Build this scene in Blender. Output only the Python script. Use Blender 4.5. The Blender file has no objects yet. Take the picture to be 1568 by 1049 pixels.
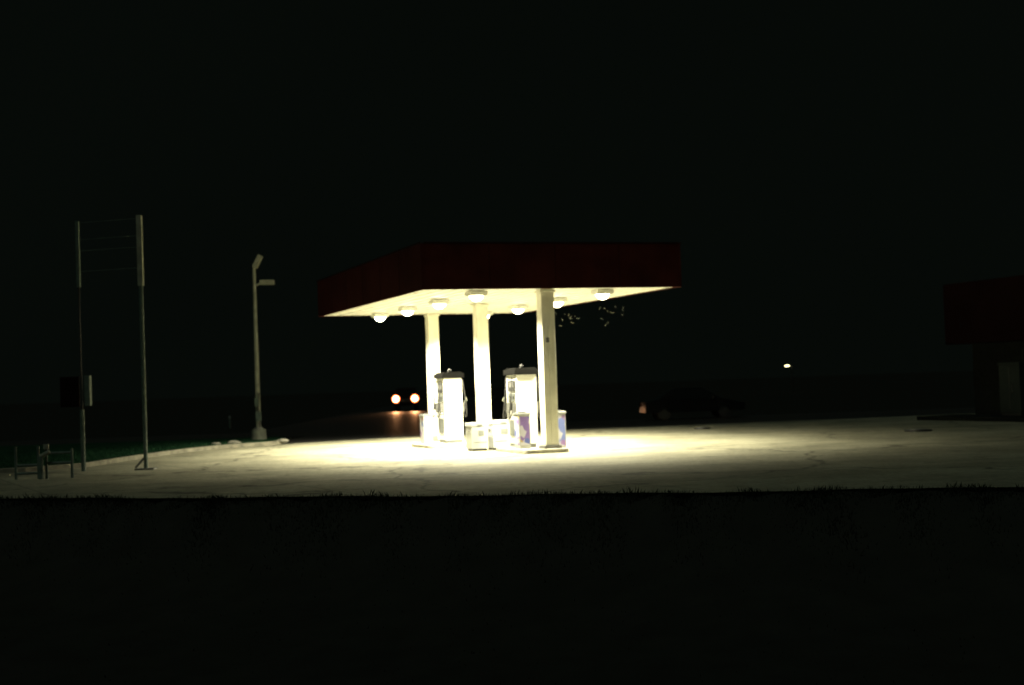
import bpy, bmesh, math, random
from mathutils import Vector, Matrix
random.seed(7)
S = bpy.context.scene
S.view_settings.view_transform = 'Standard'
S.view_settings.look = 'None'
S.view_settings.exposure = 0

# ------------------------------------------------------------ materials
def mat(name, col, rough=0.6, metal=0.0, var=0.15, scale=3.0, bump=0.0, emit=None, estr=0.0, spec=None):
    m = bpy.data.materials.new(name); m.use_nodes = True
    nt = m.node_tree; b = nt.nodes['Principled BSDF']
    b.inputs['Roughness'].default_value = rough
    b.inputs['Metallic'].default_value = metal
    if spec is not None: b.inputs['Specular IOR Level'].default_value = spec
    tc = nt.nodes.new('ShaderNodeTexCoord')
    n = nt.nodes.new('ShaderNodeTexNoise'); n.inputs['Scale'].default_value = scale
    n.inputs['Detail'].default_value = 8
    nt.links.new(tc.outputs['Object'], n.inputs['Vector'])
    r = nt.nodes.new('ShaderNodeValToRGB')
    r.color_ramp.elements[0].position = 0.3; r.color_ramp.elements[1].position = 0.7
    r.color_ramp.elements[0].color = tuple(c*(1-var) for c in col)+(1,)
    r.color_ramp.elements[1].color = tuple(min(1, c*(1+var)) for c in col)+(1,)
    nt.links.new(n.outputs['Fac'], r.inputs['Fac'])
    nt.links.new(r.outputs['Color'], b.inputs['Base Color'])
    if bump:
        bp = nt.nodes.new('ShaderNodeBump'); bp.inputs['Strength'].default_value = bump
        bp.inputs['Distance'].default_value = 0.02
        nt.links.new(n.outputs['Fac'], bp.inputs['Height']); nt.links.new(bp.outputs['Normal'], b.inputs['Normal'])
    if emit:
        b.inputs['Emission Color'].default_value = tuple(emit)+(1,)
        b.inputs['Emission Strength'].default_value = estr
    return m

M = {}
M['white'] = mat('painted_white_metal', (.74,.74,.68), .45, var=.06)
M['ceil'] = mat('canopy_deck_white', (.80,.79,.71), .5, var=.05, scale=1)
M['red'] = mat('red_fascia', (.032,.0070,.0055), .75, var=.3, scale=1.2, spec=.05)
M['redd'] = mat('dark_red_fascia', (.011,.0045,.004), .75, var=.2, scale=1.2, spec=.03)  # darker red than the canopy fascia, for store fascia and trim
M['cream'] = mat('cream_column_paint', (.76,.74,.62), .5, var=.08)
M['dark'] = mat('dark_plastic', (.03,.03,.03), .5)
M['cap'] = mat('pump_cap_plastic', (.006,.006,.0055), .8, spec=.03)
M['grey'] = mat('grey_metal', (.15,.15,.14), .5, var=.2)
M['galv'] = mat('galvanised_steel', (.26,.27,.21), .55, var=.25, scale=6)
M['galvd'] = mat('weathered_teal_steel', (.085,.12,.10), .6, var=.3, scale=6)
M['rubber'] = mat('rubber_hose', (.03,.03,.03), .5)
M['conc'] = mat('island_concrete', (.42,.40,.34), .9, var=.25, scale=5, bump=.4)
M['base'] = mat('lamp_base_concrete', (.13,.14,.11), .9, var=.25, scale=5, bump=.4)
M['kerb'] = mat('kerb_concrete', (.20,.19,.145), .9, var=.4, scale=3, bump=.6)
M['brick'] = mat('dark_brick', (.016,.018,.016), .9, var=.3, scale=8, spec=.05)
M['glass'] = mat('dark_glass', (.01,.012,.012), .08, var=.1)
M['pale'] = mat('pale_frame', (.030,.038,.034), .7, var=.1, spec=.1)
M['black'] = mat('black_car_paint', (.006,.006,.008), .12)
M['lens'] = mat('lamp_lens', (.9,.9,.8), .3, emit=(1,.88,.58), estr=34)
M['hl'] = mat('headlight_bulb', (.9,.8,.6), .3, emit=(1,.66,.36), estr=32)
M['hr'] = mat('headlight_halo', (.9,.5,.3), .3, emit=(1,.17,.04), estr=7)  # glowing orange ring imitates the halo around each headlight
M['far'] = mat('yard_bulb', (.9,.9,.6), .3, emit=(1,.9,.45), estr=8)
M['moth'] = mat('moth_wings', (.55,.55,.45), .8)
M['rock'] = mat('rock_pale', (.25,.24,.20), .9, var=.3, bump=.6)
M['green'] = mat('grass_blade', (.022,.027,.018), .9, var=.3, scale=2, spec=0)
M['chest'] = mat('chest_plastic', (.34,.35,.34), .4, var=.06)
M['chestd'] = mat('chest_panel', (.13,.14,.13), .4, var=.1)

def poster(name, c1, c2, c3):
    m = bpy.data.materials.new(name); m.use_nodes = True
    nt = m.node_tree; b = nt.nodes['Principled BSDF']; b.inputs['Roughness'].default_value = .4
    tc = nt.nodes.new('ShaderNodeTexCoord')
    v = nt.nodes.new('ShaderNodeTexVoronoi'); v.inputs['Scale'].default_value = 6.5
    nt.links.new(tc.outputs['Object'], v.inputs['Vector'])
    sep = nt.nodes.new('ShaderNodeSeparateColor'); nt.links.new(v.outputs['Color'], sep.inputs[0])
    r = nt.nodes.new('ShaderNodeValToRGB'); r.color_ramp.interpolation = 'CONSTANT'
    e = r.color_ramp.elements
    e[0].position = 0; e[0].color = c1+(1,); e[1].position = .30; e[1].color = (.45,.45,.52,1)
    x = e.new(.70); x.color = c2+(1,); x = e.new(.88); x.color = c3+(1,)
    nt.links.new(sep.outputs[0], r.inputs['Fac']); nt.links.new(r.outputs['Color'], b.inputs['Base Color'])
    return m
M['post1'] = poster('poster_purple', (.20,.13,.38), (.08,.11,.36), (.40,.30,.05))
M['post2'] = poster('poster_blue', (.15,.19,.44), (.25,.15,.36), (.38,.18,.18))

def concrete():
    m = bpy.data.materials.new('concrete_forecourt'); m.use_nodes = True
    nt = m.node_tree; N = nt.nodes; L = nt.links; b = N['Principled BSDF']
    b.inputs['Roughness'].default_value = .85
    b.inputs['Specular IOR Level'].default_value = .2
    tc = N.new('ShaderNodeTexCoord')
    mp = N.new('ShaderNodeMapping'); mp.inputs['Rotation'].default_value[2] = math.radians(-27)
    L.new(tc.outputs['Object'], mp.inputs['Vector'])
    br = N.new('ShaderNodeTexBrick'); br.offset = 0
    br.inputs['Scale'].default_value = 1; br.inputs['Brick Width'].default_value = 4.6
    br.inputs['Row Height'].default_value = 5.5; br.inputs['Mortar Size'].default_value = .022
    br.inputs['Mortar Smooth'].default_value = .6
    br.inputs['Color1'].default_value = (.36,.345,.255,1); br.inputs['Color2'].default_value = (.31,.30,.225,1)
    br.inputs['Mortar'].default_value = (.15,.145,.11,1)
    L.new(mp.outputs['Vector'], br.inputs['Vector'])
    def mul(a, bb):
        mx = N.new('ShaderNodeMix'); mx.data_type='RGBA'; mx.blend_type='MULTIPLY'; mx.inputs[0].default_value=1
        L.new(a, mx.inputs[6]); L.new(bb, mx.inputs[7]); return mx.outputs[2]
    def noise(sc, det, ro, p0, p1, c0, c1):
        n1 = N.new('ShaderNodeTexNoise'); n1.inputs['Scale'].default_value = sc; n1.inputs['Detail'].default_value = det
        n1.inputs['Roughness'].default_value = ro
        L.new(tc.outputs['Object'], n1.inputs['Vector'])
        r1 = N.new('ShaderNodeValToRGB'); r1.color_ramp.elements[0].position=p0; r1.color_ramp.elements[1].position=p1
        r1.color_ramp.elements[0].color=(c0,c0,c0*.97,1); r1.color_ramp.elements[1].color=(c1,c1,c1,1)
        L.new(n1.outputs['Fac'], r1.inputs['Fac']); return n1.outputs['Fac'], r1.outputs['Color']
    f1,c1 = noise(.35,10,.65,.35,.62,.62,1.08)
    f2,c2 = noise(9,12,.8,.35,.65,.62,1.16)
    f4,c4 = noise(1.6,6,.7,.32,.44,.55,1.0)
    col = mul(mul(mul(br.outputs['Color'],c1),c2),c4)
    v = N.new('ShaderNodeTexVoronoi'); v.feature='DISTANCE_TO_EDGE'; v.inputs['Scale'].default_value=.13
    n3 = N.new('ShaderNodeTexNoise'); n3.inputs['Scale'].default_value=.6; n3.inputs['Detail'].default_value=6
    L.new(tc.outputs['Object'], n3.inputs['Vector'])
    ad = N.new('ShaderNodeMix'); ad.data_type='RGBA'; ad.blend_type='LINEAR_LIGHT'; ad.inputs[0].default_value=1.6
    L.new(tc.outputs['Object'], ad.inputs[6]); L.new(n3.outputs['Color'], ad.inputs[7])
    L.new(ad.outputs[2], v.inputs['Vector'])
    r3 = N.new('ShaderNodeValToRGB'); r3.color_ramp.elements[0].position=.002; r3.color_ramp.elements[1].position=.010
    r3.color_ramp.elements[0].color=(.40,.40,.40,1); r3.color_ramp.elements[1].color=(1,1,1,1)
    L.new(v.outputs['Distance'], r3.inputs['Fac'])
    col = mul(col, r3.outputs['Color'])
    L.new(col, b.inputs['Base Color'])
    bp = N.new('ShaderNodeBump'); bp.inputs['Strength'].default_value=.5; bp.inputs['Distance'].default_value=.01
    L.new(f2, bp.inputs['Height']); L.new(bp.outputs['Normal'], b.inputs['Normal'])
    return m
M['lot'] = concrete()
M['asphalt'] = mat('asphalt', (.03,.03,.029), .5, var=.3, scale=4, bump=.5)
M['yellow'] = mat('yellow_line_paint', (.12,.09,.03), .7, var=.3)
M['ground'] = mat('dark_grass_ground', (.032,.033,.028), .95, var=.12, scale=1.5, bump=.1, spec=0)
M['lawn'] = mat('lawn_grass', (.018,.050,.027), .95, var=.5, scale=2.5, bump=1.0, spec=0)

# ------------------------------------------------------------ mesh builder
class B:
    def __init__(s): s.v=[]; s.f=[]; s.fm=[]; s.ms=[]
    def mi(s,m):
        m=M[m]
        if m not in s.ms: s.ms.append(m)
        return s.ms.index(m)
    def add(s, vs, fs, m):
        o=len(s.v); k=s.mi(m); s.v+= [tuple(x) for x in vs]
        for f in fs: s.f.append([i+o for i in f]); s.fm.append(k)
    def box(s, c, d, m, rz=0, top=1.0):
        x,y,z=[a/2 for a in d]; vs=[]
        for zz,t in ((-z,1),(z,top)):
            for xx,yy in ((-x,-y),(x,-y),(x,y),(-x,y)):
                p=Vector((xx*t,yy*t,zz)); 
                if rz: p=Matrix.Rotation(rz,3,'Z')@p
                vs.append(p+Vector(c))
        s.add(vs,[(3,2,1,0),(4,5,6,7),(0,1,5,4),(1,2,6,5),(2,3,7,6),(3,0,4,7)],m)
    def prism(s, pts, axis, a, b, m, sb=1.0):
        n=len(pts); vs=[]
        for q in (a,b):
            for p in pts:
                if axis=='z': vs.append((p[0],p[1],q))
                elif axis=='x': vs.append((q,p[0],p[1]))
        fs=[tuple(range(n)),tuple(range(n,2*n))]+[(i,(i+1)%n,n+(i+1)%n,n+i) for i in range(n)]
        s.add(vs,fs,m)
    def cyl(s,p0,p1,r0,m,r1=None,n=14):
        if r1 is None: r1=r0
        p0=Vector(p0);p1=Vector(p1);d=(p1-p0).normalized();q=d.to_track_quat('Z','Y'); vs=[]
        for p,r in ((p0,r0),(p1,r1)):
            for i in range(n):
                a=2*math.pi*i/n; vs.append(p+q@Vector((r*math.cos(a),r*math.sin(a),0)))
        s.add(vs,[tuple(range(n)),tuple(range(n,2*n))]+[(i,(i+1)%n,n+(i+1)%n,n+i) for i in range(n)],m)
    def tube(s,pts,r,m,n=8):
        for a,b in zip(pts[:-1],pts[1:]): s.cyl(a,b,r,m,n=n)
    def dome(s,c,r,h,m,n=16,k=4,down=True):
        vs=[];fs=[]
        for j in range(k):
            a=j/k*math.pi/2
            for i in range(n):
                t=2*math.pi*i/n; z=h*math.sin(a)*(-1 if down else 1)
                vs.append((c[0]+r*math.cos(a)*math.cos(t),c[1]+r*math.cos(a)*math.sin(t),c[2]+z))
        vs.append((c[0],c[1],c[2]+(-h if down else h)))
        for j in range(k-1):
            for i in range(n): fs.append((j*n+i,j*n+(i+1)%n,(j+1)*n+(i+1)%n,(j+1)*n+i))
        for i in range(n): fs.append(((k-1)*n+i,(k-1)*n+(i+1)%n,k*n))
        s.add(vs,fs,m)
    def make(s,name,loc=(0,0,0),rz=0,parent=None,bevel=0,smooth=False):
        me=bpy.data.meshes.new(name); me.from_pydata(s.v,[],s.f)
        for m in s.ms: me.materials.append(m)
        for p,k in zip(me.polygons,s.fm): p.material_index=k
        bm=bmesh.new(); bm.from_mesh(me); bmesh.ops.recalc_face_normals(bm,faces=bm.faces); bm.to_mesh(me); bm.free()
        o=bpy.data.objects.new(name,me); S.collection.objects.link(o)
        o.location=loc; o.rotation_euler[2]=rz
        if parent: o.parent=parent
        if bevel:
            md=o.modifiers.new('bevel','BEVEL'); md.width=bevel; md.segments=2; md.limit_method='ANGLE'
        if smooth:
            for p in me.polygons: p.use_smooth=True
        return o
def empty(name,loc=(0,0,0),rz=0):
    e=bpy.data.objects.new(name,None); S.collection.objects.link(e); e.location=loc; e.rotation_euler[2]=rz
    e.empty_display_size=.3; return e

A = math.radians(20)
CX,CY = -.93,44.6
def UV(u,v,z=0): return (CX+u*math.cos(A)-v*math.sin(A), CY+u*math.sin(A)+v*math.cos(A), z)
Z0=.026

# ------------------------------------------------------------ terrain
def yedge(x):
    xc=max(-20,min(22,x)); return 24.5-.29*xc+.0065*xc*xc + .12*math.sin(x*1.3)+.06*math.sin(x*3.7)
def tz(x,y):
    t=yedge(x)-y
    if t<=0: return 0.0
    z=-1.9*(1-math.exp(-t/2.2))
    if y<8: k=min(1,(8-y)/6); k=k*k*(3-2*k); z=z*(1-k)+.25*k
    return z
def rng(a,b,s):
    r=[];x=a
    while x<b-1e-6: r.append(x);x+=s
    return r
xs=[-700,-400,-200,-100,-60,-40]+rng(-30,30,.6)+[30,40,60,100,200,400,700]
ys=[-80,-40,-20,-10,-5]+rng(-2,20,.8)+rng(20,34,.3)+[34,36,40,50,60,80,110,150,220,350,600,1000]
vs=[(x,y,tz(x,y)+(random.uniform(-.02,.02) if 1<yedge(x)-y<40 else 0)) for y in ys for x in xs]
nx=len(xs)
b=B(); b.add(vs,[(j*nx+i,j*nx+i+1,(j+1)*nx+i+1,(j+1)*nx+i) for j in range(len(ys)-1) for i in range(nx-1)],'ground')
b.make('ground',smooth=True)

# forecourt sheet: quads between the front edge and the back edge
back=[(-26,35.2),(-18,36.6),(-13.2,38.2),(-12.0,39.6),(-11.7,43),(-11.2,47),(-10.4,49.8),(-8.6,52.2),(-4.6,55),(3,57),(13.5,58.2),(20,60),(34,66)]
def yback(x):
    for (a,c),(d,e) in zip(back[:-1],back[1:]):
        if a<=x<=d: return c+(e-c)*(x-a)/(d-a)
    return 66
fx=sorted(set([round(v,3) for v in rng(-26,34.01,.4)]+[p[0] for p in back]))
vs=[];fs=[]
for x in fx: vs+= [(x,yedge(x)+.02,Z0),(x,yback(x),Z0)]
for i in range(len(fx)-1): fs.append((2*i,2*i+2,2*i+3,2*i+1))
b=B(); b.add(vs,fs,'lot'); b.make('concrete_forecourt')
def strip(path,w,z0,z1,m,name):
    b=B(); P=[Vector(p) for p in path]; L=[];R=[]
    for i,p in enumerate(P):
        d=(P[min(i+1,len(P)-1)]-P[max(i-1,0)]).normalized(); nn=Vector((-d.y,d.x))
        L.append(p+nn*w/2);R.append(p-nn*w/2)
    k=len(P); vs=[(p.x,p.y,z0) for p in L]+[(p.x,p.y,z0) for p in R]+[(p.x,p.y,z1) for p in L]+[(p.x,p.y,z1) for p in R]
    fs=[]
    for i in range(k-1):
        fs+=[(2*k+i,2*k+i+1,3*k+i+1,3*k+i),(i,i+1,2*k+i+1,2*k+i),(k+i,k+i+1,3*k+i+1,3*k+i)]
    fs+=[(0,k,3*k,2*k),(k-1,2*k-1,4*k-1,3*k-1)]
    b.add(vs,fs,m); return b.make(name,bevel=.02)
kp=[(-26,35.3),(-18,36.7),(-13.2,38.3),(-12.05,39.7),(-11.75,43),(-11.25,47),(-10.45,49.8),(-8.6,52.2)]
strip(kp,.18,0,.15,'kerb','kerb')
b=B(); lw=[(x-.06,y+.03) for x,y in kp]+[(-9.5,58.5),(-40,58.5),(-40,35.3)]
b.add([(x,y,.11) for x,y in lw],[tuple(range(len(lw)))],'lawn'); b.make('lawn')
b=B(); b.add([(-300,61,.010),(300,61,.010),(300,69,.010),(-300,69,.010)],[(0,1,2,3)],'asphalt')
b.add([(-13,69.02,.010),(-2,69.02,.010),(-3,240,.010),(-14,240,.010)],[(0,1,2,3)],'asphalt')
b.add([(-9,53,.008),(34,57,.008),(34,61,.008),(-9,61,.008)],[(0,1,2,3)],'asphalt')
b.make('asphalt_road')
b=B()
for dx in (-.12,.12): b.add([(-300,64.95+dx,.015),(300,64.95+dx,.015),(300,65.05+dx,.015),(-300,65.05+dx,.015)],[(0,1,2,3)],'yellow')
b.make('road_marking')

b=B(); vs=[];fs=[]
def blade(x,y,h,w):
    z=tz(x,y)-.02; a=random.uniform(0,math.pi); dx,dy=math.cos(a)*w,math.sin(a)*w
    lx,ly=random.gauss(0,.3)*h,random.gauss(0,.3)*h
    o=len(vs); vs.extend([(x-dx,y-dy,z),(x+dx,y+dy,z),(x+lx*.4+dx*.6,y+ly*.4,z+h*.6),(x+lx,y+ly,z+h)])
    fs.extend([(o,o+1,o+2),(o,o+2,o+3)])
for i in range(26000):
    x=random.uniform(-20,18); t=abs(random.gauss(0,.8))
    hm=.6+.4*math.sin(x*2.1)*math.sin(x*.83+1)+.3*math.sin(x*5.3)
    blade(x,yedge(x)+.16-t,random.uniform(.05,.13)*max(.5,hm),random.uniform(.006,.012))
for c in range(190):
    cx=random.uniform(-20,18); hh=random.uniform(.07,.16)*(1 if random.random()<.88 else 1.4); sp=random.uniform(.06,.3)
    for i in range(30):
        x=cx+random.gauss(0,sp); blade(x,yedge(x)+.07-abs(random.gauss(0,.15)),hh*random.uniform(.4,1),.009)
for i in range(3000):
    x=random.uniform(-16,14); y=random.uniform(10,24); 
    if y<yedge(x): blade(x,y,random.uniform(.03,.06),.012)
b.add(vs,fs,'green'); b.make('bank_grass')
b=B(); vs=[];fs=[]
def tz(x,y): return .11
for i in range(9000):
    t=random.random()**1.5; k=random.choice([(-18,36.7,-13.2,38.3),(-13.2,38.3,-12.05,39.7),(-12.05,39.7,-11.75,43),(-11.75,43,-11.25,47),(-11.25,47,-10.45,49.8),(-10.45,49.8,-8.6,52.2)])
    q=random.random(); x=k[0]+(k[2]-k[0])*q-.1-t*5; y=k[1]+(k[3]-k[1])*q+.08+random.random()*.3+t*2
    blade(x,y,random.uniform(.04,.10),.012)
M['lb']=mat('lawn_blades',(.018,.055,.028),.9,var=.4,spec=0)
b.add(vs,fs,'lb'); b.make('lawn_grass')

# ------------------------------------------------------------ canopy
can=empty('gas_station_canopy',(CX,CY,0),A)
HW,HL,ZU,FH=3.72,6.3,4.49,1.22
b=B()
b.box((0,0,ZU+.06),(2*HW-.02,2*HL-.02,.08),'ceil')
for i in range(-9,10):
    b.box((i*.39,0,ZU+.012),(.02,2*HL-.2,.016),'ceil')
b.box((0,0,ZU+FH-.12),(2*HW-.1,2*HL-.1,.06),'grey')
b.make('deck',parent=can)
b=B(); t=.08
for sx in (-1,1): b.box((sx*(HW+t/2),0,ZU+FH/2),(t,2*HL+2*t,FH),'red')
for sy in (-1,1): b.box((0,sy*(HL+t/2),ZU+FH/2),(2*HW-.004,t,FH),'red')
b.make('fascia',parent=can,bevel=.006)
b=B()
for sx in (-1,1):
    b.box((sx*(HW+t+.012),0,ZU+FH+.01),(.03,2*HL+2*t+.03,.05),'redd')
    for k in range(-2,3): b.box((sx*(HW+t+.003),k*2.1,ZU+FH/2),(.006,.012,FH-.05),'redd')
for sy in (-1,1):
    b.box((0,sy*(HL+t+.012),ZU+FH+.01),(2*HW,.03,.05),'redd')
    for k in (-1,0,1): b.box((k*1.9,sy*(HL+t+.003),ZU+FH/2),(.012,.006,FH-.05),'redd')
b.make('fascia_trim',parent=can)
def toloc(x,y):
    dx,dy=x-CX,y-CY; return (dx*math.cos(A)+dy*math.sin(A),-dx*math.sin(A)+dy*math.cos(A))
for i,(x,y) in enumerate([(.95,39.05),(-.97,44.9),(-2.8,50.1)]):
    u,v=toloc(x,y); b=B()
    b.box((u,v,(ZU+Z0)/2+.02),(.38,.38,ZU-Z0+.04),'cream')
    b.box((u,v,Z0+.10),(.50,.50,.20),'grey')
    b.box((u,v,ZU-.05),(.46,.46,.06),'cream')
    if i==0: b.box((u+.02,v-.2,1.9),(.10,.03,3.2),'cream'); b.box((u-.05,v-.205,3.1),(.09,.03,.14),'grey')
    b.make('column_%d'%(i+1),parent=can,bevel=.012)
k=0
LC=(1,.93,.66)
for u in (-2.0,1.75):
    for v in (-5.5,-2.05,1.4,4.85):
        k+=1; b=B()
        b.box((u,v,ZU-.055),(.50,.50,.10),'white',top=1.0)
        b.box((u,v,ZU-.118),(.44,.44,.026),'white')
        b.dome((u,v,ZU-.132),.18,.14,'lens')
        b.make('light_fixture_%d'%k,parent=can)
        ld=bpy.data.lights.new('canopy_lamp','SPOT'); ld.energy=3100; ld.color=LC; ld.spot_size=math.radians(152); ld.spot_blend=.6; ld.shadow_soft_size=.10
        lo=bpy.data.objects.new('canopy_lamp_%d'%k,ld); S.collection.objects.link(lo); lo.parent=can; lo.location=(u,v,ZU-.40)

# ------------------------------------------------------------ pump islands, pumps
def island(name,u0,u1,v0,v1):
    b=B(); r=.25; pts=[]
    for cx,cy,a0 in ((u1-r,v1-r,0),(u0+r,v1-r,90),(u0+r,v0+r,180),(u1-r,v0+r,270)):
        for q in range(5):
            a=math.radians(a0+q*22.5); pts.append((cx+r*math.cos(a),cy+r*math.sin(a)))
    b.prism(pts,'z',0,.11,'conc'); o=b.make(name,(CX,CY,Z0),A,bevel=.02)
island('pump_island',-.95,.32,-6.28,-3.5)
island('pump_island',-1.85,-.5,-.2,2.2)

def pump(x,y):
    e=empty('fuel_pump',(x,y,Z0+.11),A)
    W,L=.58,.82
    b=B()
    b.box((0,0,.06),(W-.06,L-.06,.12),'chestd')
    b.box((0,0,.50),(W-.02,L-.02,.78),'white')
    b.box((0,0,.90),(W-.08,L-.08,.04),'grey')
    b.box((0,0,1.48),(W-.03,L-.10,1.14),'white')
    for sy in (-1,1):
        b.box((0,sy*(L/2-.03),1.08),(W+.02,.06,1.96),'white')
    b.box((0,0,2.12),(W+.14,L+.14,.15),'cap')
    b.box((0,0,2.215),(W+.02,L+.02,.04),'cap')
    b.make('cabinet',parent=e,bevel=.012)
    b=B()
    for sx in (-1,1):
        X=sx*(W/2)
        b.box((X,0,1.74),(.03,.58,.30),'dark'); b.box((X+sx*.012,0,1.77),(.02,.34,.14),'grey')
        b.box((X,0,1.42),(.035,.5,.22),'chestd')
        for q in (-.18,0,.18): b.box((X+sx*.02,q,1.42),(.02,.10,.08),'dark')
        b.box((X+sx*.005,0,.55),(.02,.5,.45),'chestd')
        for q in (-.24,.24):
            b.box((X+sx*.05,q,1.12),(.10,.12,.30),'grey')
            b.box((X+sx*.12,q,1.16),(.06,.05,.22),'dark')
            b.tube([(X+sx*.12,q,1.25),(X+sx*.20,q-.02,1.34),(X+sx*.17,q-.04,1.42)],.018,'galv')
            pts=[]
            for i in range(15):
                t_=i/14; pts.append((X+sx*(.08+.11*math.sin(math.pi*t_)),q+.05*math.sin(6*t_),1.06-.62*math.sin(math.pi*t_)**.8+ .92*t_))
            b.tube(pts,.020,'rubber')
    b.make('nozzles_and_hoses',parent=e)
    b=B(); b.tube([(.02,.1,2.2),(.02,.1,2.28),(.06,.12,2.33),(.12,.14,2.29)],.025,'dark'); b.make('vent_cap',parent=e)
    return e
pump(.22,40.35); pump(-2.05,45.2)

def adbin(x,y,z,mt,w=.32,h=.95):
    b=B(); b.box((0,0,h/2),(w,.42,h),'chest'); b.box((0,0,h+.02),(w+.05,.47,.05),'chestd',top=.9)
    b.box((0,-.213,h*.52),(w-.05,.006,h*.82),mt); b.box((-w/2-.003,0,h*.52),(.006,.36,h*.82),mt)
    b.box((w/2+.003,0,h*.52),(.006,.36,h*.82),mt); b.box((0,0,h+.055),(w*.5,.2,.03),'dark')
    return b.make('windshield_wash_bin',(x,y,z),A,bevel=.008)
adbin(.20,39.45,Z0+.11,'post1'); adbin(1.22,40.2,Z0,'post2',.3,1.05); adbin(-2.80,45.0,Z0,'post2',.28,1.0)

def chest(x,y,w,d,h):
    b=B(); b.box((0,0,.03),(w-.06,d-.06,.06),'dark'); b.box((0,0,.06+(h-.18)/2),(w,d,h-.18),'chest')
    b.box((0,0,h-.055),(w+.04,d+.04,.10),'chest',top=.96); b.box((0,-d/2-.022,h-.07),(.16,.03,.04),'chestd')
    b.box((.04,-d/2-.004,h*.62),(w*.35,.01,.16),'chestd'); b.box((0,-d/2-.004,h*.3),(w*.8,.01,.02),'chestd')
    for s_ in (-1,1): b.box((s_*(w/2+.01),0,h*.7),(.03,.2,.04),'grey')
    return b.make('storage_chest',(x,y,Z0),A,bevel=.02)
chest(-1.12,41.6,.50,.55,.82); chest(-.44,41.85,.66,.6,.86)

b=B()
for i in range(24):
    if i<14: cx,cy,cz=2.75+random.gauss(0,.2),39.2+random.gauss(0,.2),3.95-abs(random.gauss(0,.3))
    else: cx,cy,cz=1.7+random.gauss(0,.25),41.8+random.gauss(0,.4),3.95-abs(random.gauss(0,.15))
    a=random.uniform(0,6.28); r=random.uniform(.02,.07); pts=[]
    for q in range(5):
        aa=a+q*.45; pts.append((cx+r*math.cos(aa)+q*.004,cy,cz+r*math.sin(aa)))
    b.tube(pts,.003,'moth',n=4)
b.make('moth_swarm')

# ------------------------------------------------------------ roadside price sign frame
e=empty('gas_price_sign',(-9.69,37.3,Z0))
b=B()
b.cyl((0,0,0),(0,0,4.9),.055,'galvd'); b.box((0,0,5.75),(.13,.16,1.85),'galv'); b.box((0,0,.02),(.5,.4,.04),'grey')
b.tube([(-.25,-.1,.06),(0,0,.35)],.03,'grey')
b.make('pole_1',parent=e)
b=B(); b.cyl((-1.74,.35,0),(-1.74,.35,4.9),.022,'dark'); b.cyl((-1.74,.35,0),(-1.74,.35,1.62),.06,'galvd'); b.box((-1.74,.35,5.75),(.08,.12,1.75),'galvd')
b.make('pole_2',parent=e)
b=B()
for z in (6.6,6.15,5.85,5.3):
    b.tube([(-.06,.01,z),(-1.70,.34,z-.02)],.005,'galvd')
b.make('frame_rails',parent=e)
b=B(); b.box((-1.56,.33,2.12),(.14,.2,.80),'galvd'); b.box((-2.05,.36,2.1),(.5,.08,.8),'redd'); b.make('meter_box',parent=e,bevel=.01)

b=B()
def fr(x0,x1,y,h,mid):
    b.tube([(x0,y,0),(x0,y,h)],.036,'galvd'); b.tube([(x1,y,0),(x1,y,h)],.036,'galvd')
    for z in mid: b.tube([(x0,y,z),(x1,y,z)],.032,'galvd')
fr(-.62,0,0,.72,(.62,.38)); fr(-1.4,-.85,.1,.80,(.34,.14))
b.cyl((-.62,0,.72),(-.62,0,.84),.07,'galv'); b.cyl((-.72,-.12,0),(-.72,-.12,.55),.06,'galvd'); b.cyl((-.72,-.12,.55),(-.5,-.12,.66),.05,'galv')
b.make('pipe_railing',(-10.78,34.6,Z0))

# ------------------------------------------------------------ street lamp
e=empty('street_lamp',(-10.0,55.6,.02))
b=B(); b.cyl((0,0,0),(0,0,.5),.32,'base',r1=.27,n=18); b.cyl((0,0,.5),(0,0,6.95),.10,'galv',r1=.06); b.cyl((0,0,.5),(0,0,.56),.18,'grey')
b.make('pole',parent=e)
b=B(); b.tube([(0,0,6.1),(.25,0,6.2)],.04,'galv'); b.box((.50,0,6.22),(.55,.3,.18),'galv')
b.box((.50,0,6.12),(.45,.24,.03),'pale'); b.make('lower_head',parent=e,bevel=.03)
b=B(); b.box((0,0,0),(.2,.3,.55),'galv'); o=b.make('upper_head',parent=e,bevel=.03); o.location=(.15,0,7.05); o.rotation_euler[1]=math.radians(28)
b=B(); b.tube([(0,0,6.6),(0,0,6.95),(.1,0,7.0)],.05,'galv'); b.box((-.02,-.12,1.55),(.16,.14,.3),'galvd'); b.box((.03,-.12,1.0),(.2,.16,.36),'galvd'); b.tube([(.05,-.1,.5),(.1,-.14,.9),(.02,-.12,1.3),(.06,-.12,1.9)],.03,'rubber'); b.make('control_box',parent=e)

def rock(x,y,s_):
    bm=bmesh.new(); bmesh.ops.create_icosphere(bm,subdivisions=2,radius=1)
    for v in bm.verts: v.co*=random.uniform(.8,1.1); v.co.x*=s_*1.5; v.co.y*=s_*.8; v.co.z*=s_*.6
    me=bpy.data.meshes.new('rock'); bm.to_mesh(me); bm.free(); me.materials.append(M['rock'])
    o=bpy.data.objects.new('rock',me); S.collection.objects.link(o); o.location=(x,y,.14)
rock(-10.2,51.6,.2); rock(-10.75,51.2,.12); rock(-8.5,52.1,.15)
b=B(); b.box((0,0,.35),(.1,.04,.7),'galvd'); b.box((0,-.03,.62),(.09,.02,.12),'chest'); b.make('marker_post',(-16,80,0))
for x,y,s_ in ((12.5,44.2,.42),(6.9,52.5,.3)):
    b=B(); b.cyl((0,0,0),(0,0,.05),s_,'dark',n=24); b.cyl((0,0,.05),(0,0,.07),s_*.75,'grey',n=24); b.make('manhole_cover',(x,y,Z0))

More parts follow.
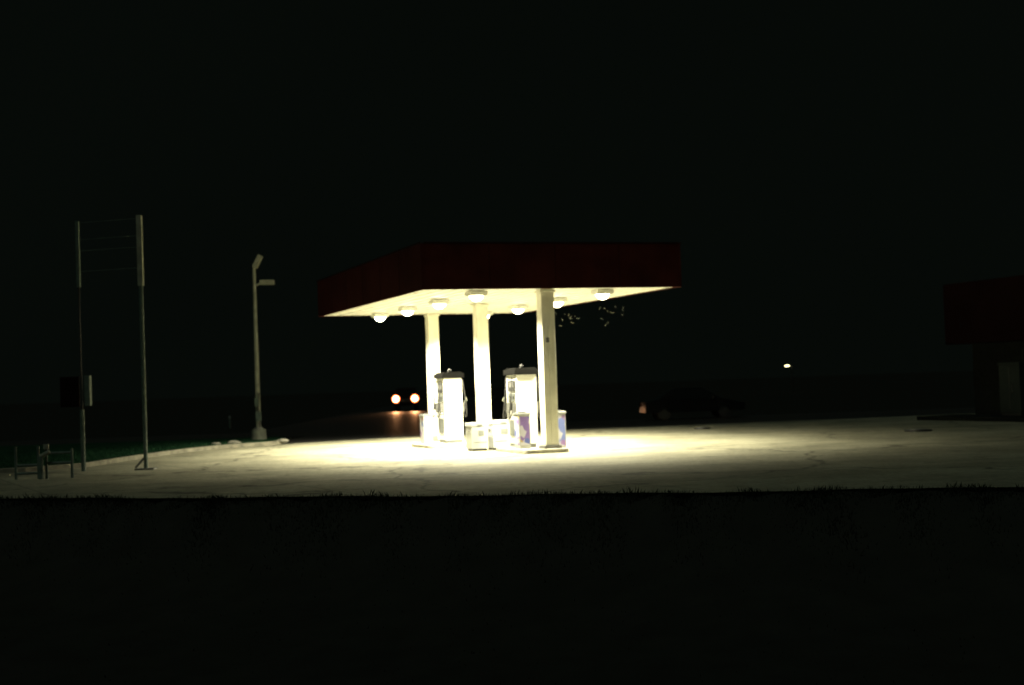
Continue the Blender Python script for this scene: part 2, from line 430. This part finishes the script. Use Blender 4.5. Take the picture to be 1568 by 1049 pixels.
# ------------------------------------------------------------ vehicles
def wheel(b,x,y,r,w,hub='grey'):
    b.cyl((x-w/2,y,r),(x+w/2,y,r),r,'rubber',n=20); b.cyl((x-w/2-.01,y,r),(x+w/2+.01,y,r),r*.55,hub,n=14)
e=empty('pickup_truck',(-8.85,116,.015),math.radians(2))
b=B(); W=.95
b.prism([(0,.45),(0,.95),(.15,1.12),(1.5,1.2),(5.4,1.2),(5.4,.5)],'x',-W,W,'black')
b.add([(-W,1.45,1.2),(W,1.45,1.2),(W,3.5,1.2),(-W,3.5,1.2),(-W+.15,2.1,1.83),(W-.15,2.1,1.83),(W-.15,3.3,1.83),(-W+.15,3.3,1.83)],[(0,1,5,4),(1,2,6,5),(2,3,7,6),(3,0,4,7),(4,5,6,7),(0,1,2,3)],'glass')
b.box((0,2.7,1.85),(1.6,1.25,.05),'black'); b.box((0,-.06,.55),(1.9,.14,.22),'black'); b.box((0,-.01,.88),(.8,.05,.25),'dark')
for sx in (-1,1): b.box((sx*1.06,1.7,1.3),(.2,.1,.16),'black'); wheel(b,sx*.8,.95,.38,.26); wheel(b,sx*.8,4.3,.38,.26)
b.make('body',parent=e,bevel=.03)
for i,sx in enumerate((-1,1)):
    b=B(); b.cyl((sx*.77,-.06,1.02),(sx*.77,.05,1.02),.31,'hr',n=20); b.cyl((sx*.77,-.10,1.02),(sx*.77,-.05,1.02),.20,'hl',n=16); b.make('headlight_%d'%(i+1),parent=e)
    ld=bpy.data.lights.new('headlamp','SPOT'); ld.energy=450; ld.color=(1,.42,.16); ld.spot_size=math.radians(34); ld.spot_blend=.7; ld.shadow_soft_size=.1
    lo=bpy.data.objects.new('headlamp_beam_%d'%(i+1),ld); S.collection.objects.link(lo); lo.parent=e; lo.location=(sx*.77,-.2,.95)
    lo.rotation_euler=Vector((0,-1,-.14)).to_track_quat('-Z','Y').to_euler()
e=empty('parked_car',(8.3,66.6,.015),math.radians(90+4)); b=B(); W=.88
b.prism([(-2.3,.35),(-2.35,.7),(-1.3,.92),(1.75,.95),(2.3,.85),(2.35,.35)],'x',-W,W,'black')
b.add([(-W+.03,-1.25,.92),(W-.03,-1.25,.92),(W-.03,1.7,.94),(-W+.03,1.7,.94),(-W+.25,-.45,1.4),(W-.25,-.45,1.4),(W-.25,.95,1.42),(-W+.25,.95,1.42)],[(0,1,5,4),(1,2,6,5),(2,3,7,6),(3,0,4,7),(4,5,6,7),(0,1,2,3)],'glass')
b.box((0,.25,1.42),(1.2,1.3,.04),'black')
for sx in (-1,1):
    wheel(b,sx*.78,-1.4,.32,.2,'dark'); wheel(b,sx*.78,1.45,.32,.2,'dark'); b.box((sx*.98,-.85,1.0),(.16,.1,.12),'black')
    b.box((sx*.6,-2.33,.66),(.36,.05,.12),'glass'); b.box((sx*.62,2.34,.72),(.3,.05,.12),'redd')
b.make('body',parent=e,bevel=.03)

b=B(); b.cyl((0,0,0),(0,0,2.9),.05,'dark'); b.tube([(0,0,2.85),(-.35,0,2.92)],.04,'dark'); b.box((-.5,0,2.92),(.40,.24,.10),'dark'); b.box((-.5,-.02,2.83),(.40,.26,.10),'far'); b.make('yard_light',(29.4,150,0))

# ------------------------------------------------------------ convenience store
e=empty('convenience_store',UV(20.4,-.2),A)
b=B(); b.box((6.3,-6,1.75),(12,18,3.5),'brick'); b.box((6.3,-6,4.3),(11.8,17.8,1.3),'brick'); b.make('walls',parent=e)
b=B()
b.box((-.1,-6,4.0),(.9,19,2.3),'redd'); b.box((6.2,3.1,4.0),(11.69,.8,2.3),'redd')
b.make('fascia',parent=e,bevel=.01)
b=B()
for v in (-1.2,-4.6,-8.0,-11.4):
    b.box((.28,v,1.5),(.05,2.6,2.0),'glass')
    for q in (-1.3,0,1.3): b.box((.26,v+q,1.5),(.10,.07,2.1),'pale')
    b.box((.26,v,2.55),(.09,2.67,.07),'pale'); b.box((.26,v,.46),(.12,2.67,.07),'pale')
b.make('windows',parent=e)
b=B(); b.box((-.9,-6,.10),(2.2,19,.14),'brick'); b.make('walkway',parent=e,bevel=.01)
b=B(); b.box((0,0,.95),(.75,1.1,1.7),'pale'); b.box((0,0,1.86),(.8,1.15,.10),'pale'); b.box((-.38,0,1.0),(.03,.03,1.5),'dark'); b.box((-.39,-.15,1.0),(.04,.03,.3),'dark'); b.box((0,0,.06),(.7,1.0,.1),'dark')
b.make('ice_freezer',UV(19.7,-.9,.17),A,bevel=.02)

# ------------------------------------------------------------ night light
w=bpy.data.worlds.new('World'); S.world=w; w.use_nodes=True
nt=w.node_tree; bg=nt.nodes['Background']
tc=nt.nodes.new('ShaderNodeTexCoord'); n=nt.nodes.new('ShaderNodeTexNoise'); n.inputs['Scale'].default_value=2.5; n.inputs['Detail'].default_value=3
nt.links.new(tc.outputs['Generated'],n.inputs['Vector'])
r=nt.nodes.new('ShaderNodeValToRGB'); r.color_ramp.elements[0].position=.3; r.color_ramp.elements[1].position=.7
r.color_ramp.elements[0].color=(.0017,.0026,.0019,1); r.color_ramp.elements[1].color=(.0020,.0030,.0022,1)
nt.links.new(n.outputs['Fac'],r.inputs['Fac']); nt.links.new(r.outputs['Color'],bg.inputs['Color']); bg.inputs['Strength'].default_value=1
sd=bpy.data.lights.new('night_fill','SUN'); sd.energy=.21; sd.angle=math.radians(.5); sd.color=(.80,1,.80)  # added fill from the camera side, no visible source; lifts the black ground
so=bpy.data.objects.new('night_fill',sd); S.collection.objects.link(so)
so.rotation_euler=Vector((.25,.5,-.83)).to_track_quat('-Z','Y').to_euler()

# ------------------------------------------------------------ camera
cd=bpy.data.cameras.new('camera'); cam=bpy.data.objects.new('camera',cd); S.collection.objects.link(cam)
cd.lens=50; cd.sensor_width=36; cd.clip_end=3000; cd.clip_start=.1
cam.matrix_world=Matrix.Translation((0,0,1.93))@Matrix.Rotation(math.radians(91.67),4,'X')@Matrix.Rotation(math.radians(-2.0),4,'Z')
cd.dof.use_dof=True; cd.dof.focus_distance=19; cd.dof.aperture_fstop=1.2
S.camera=cam
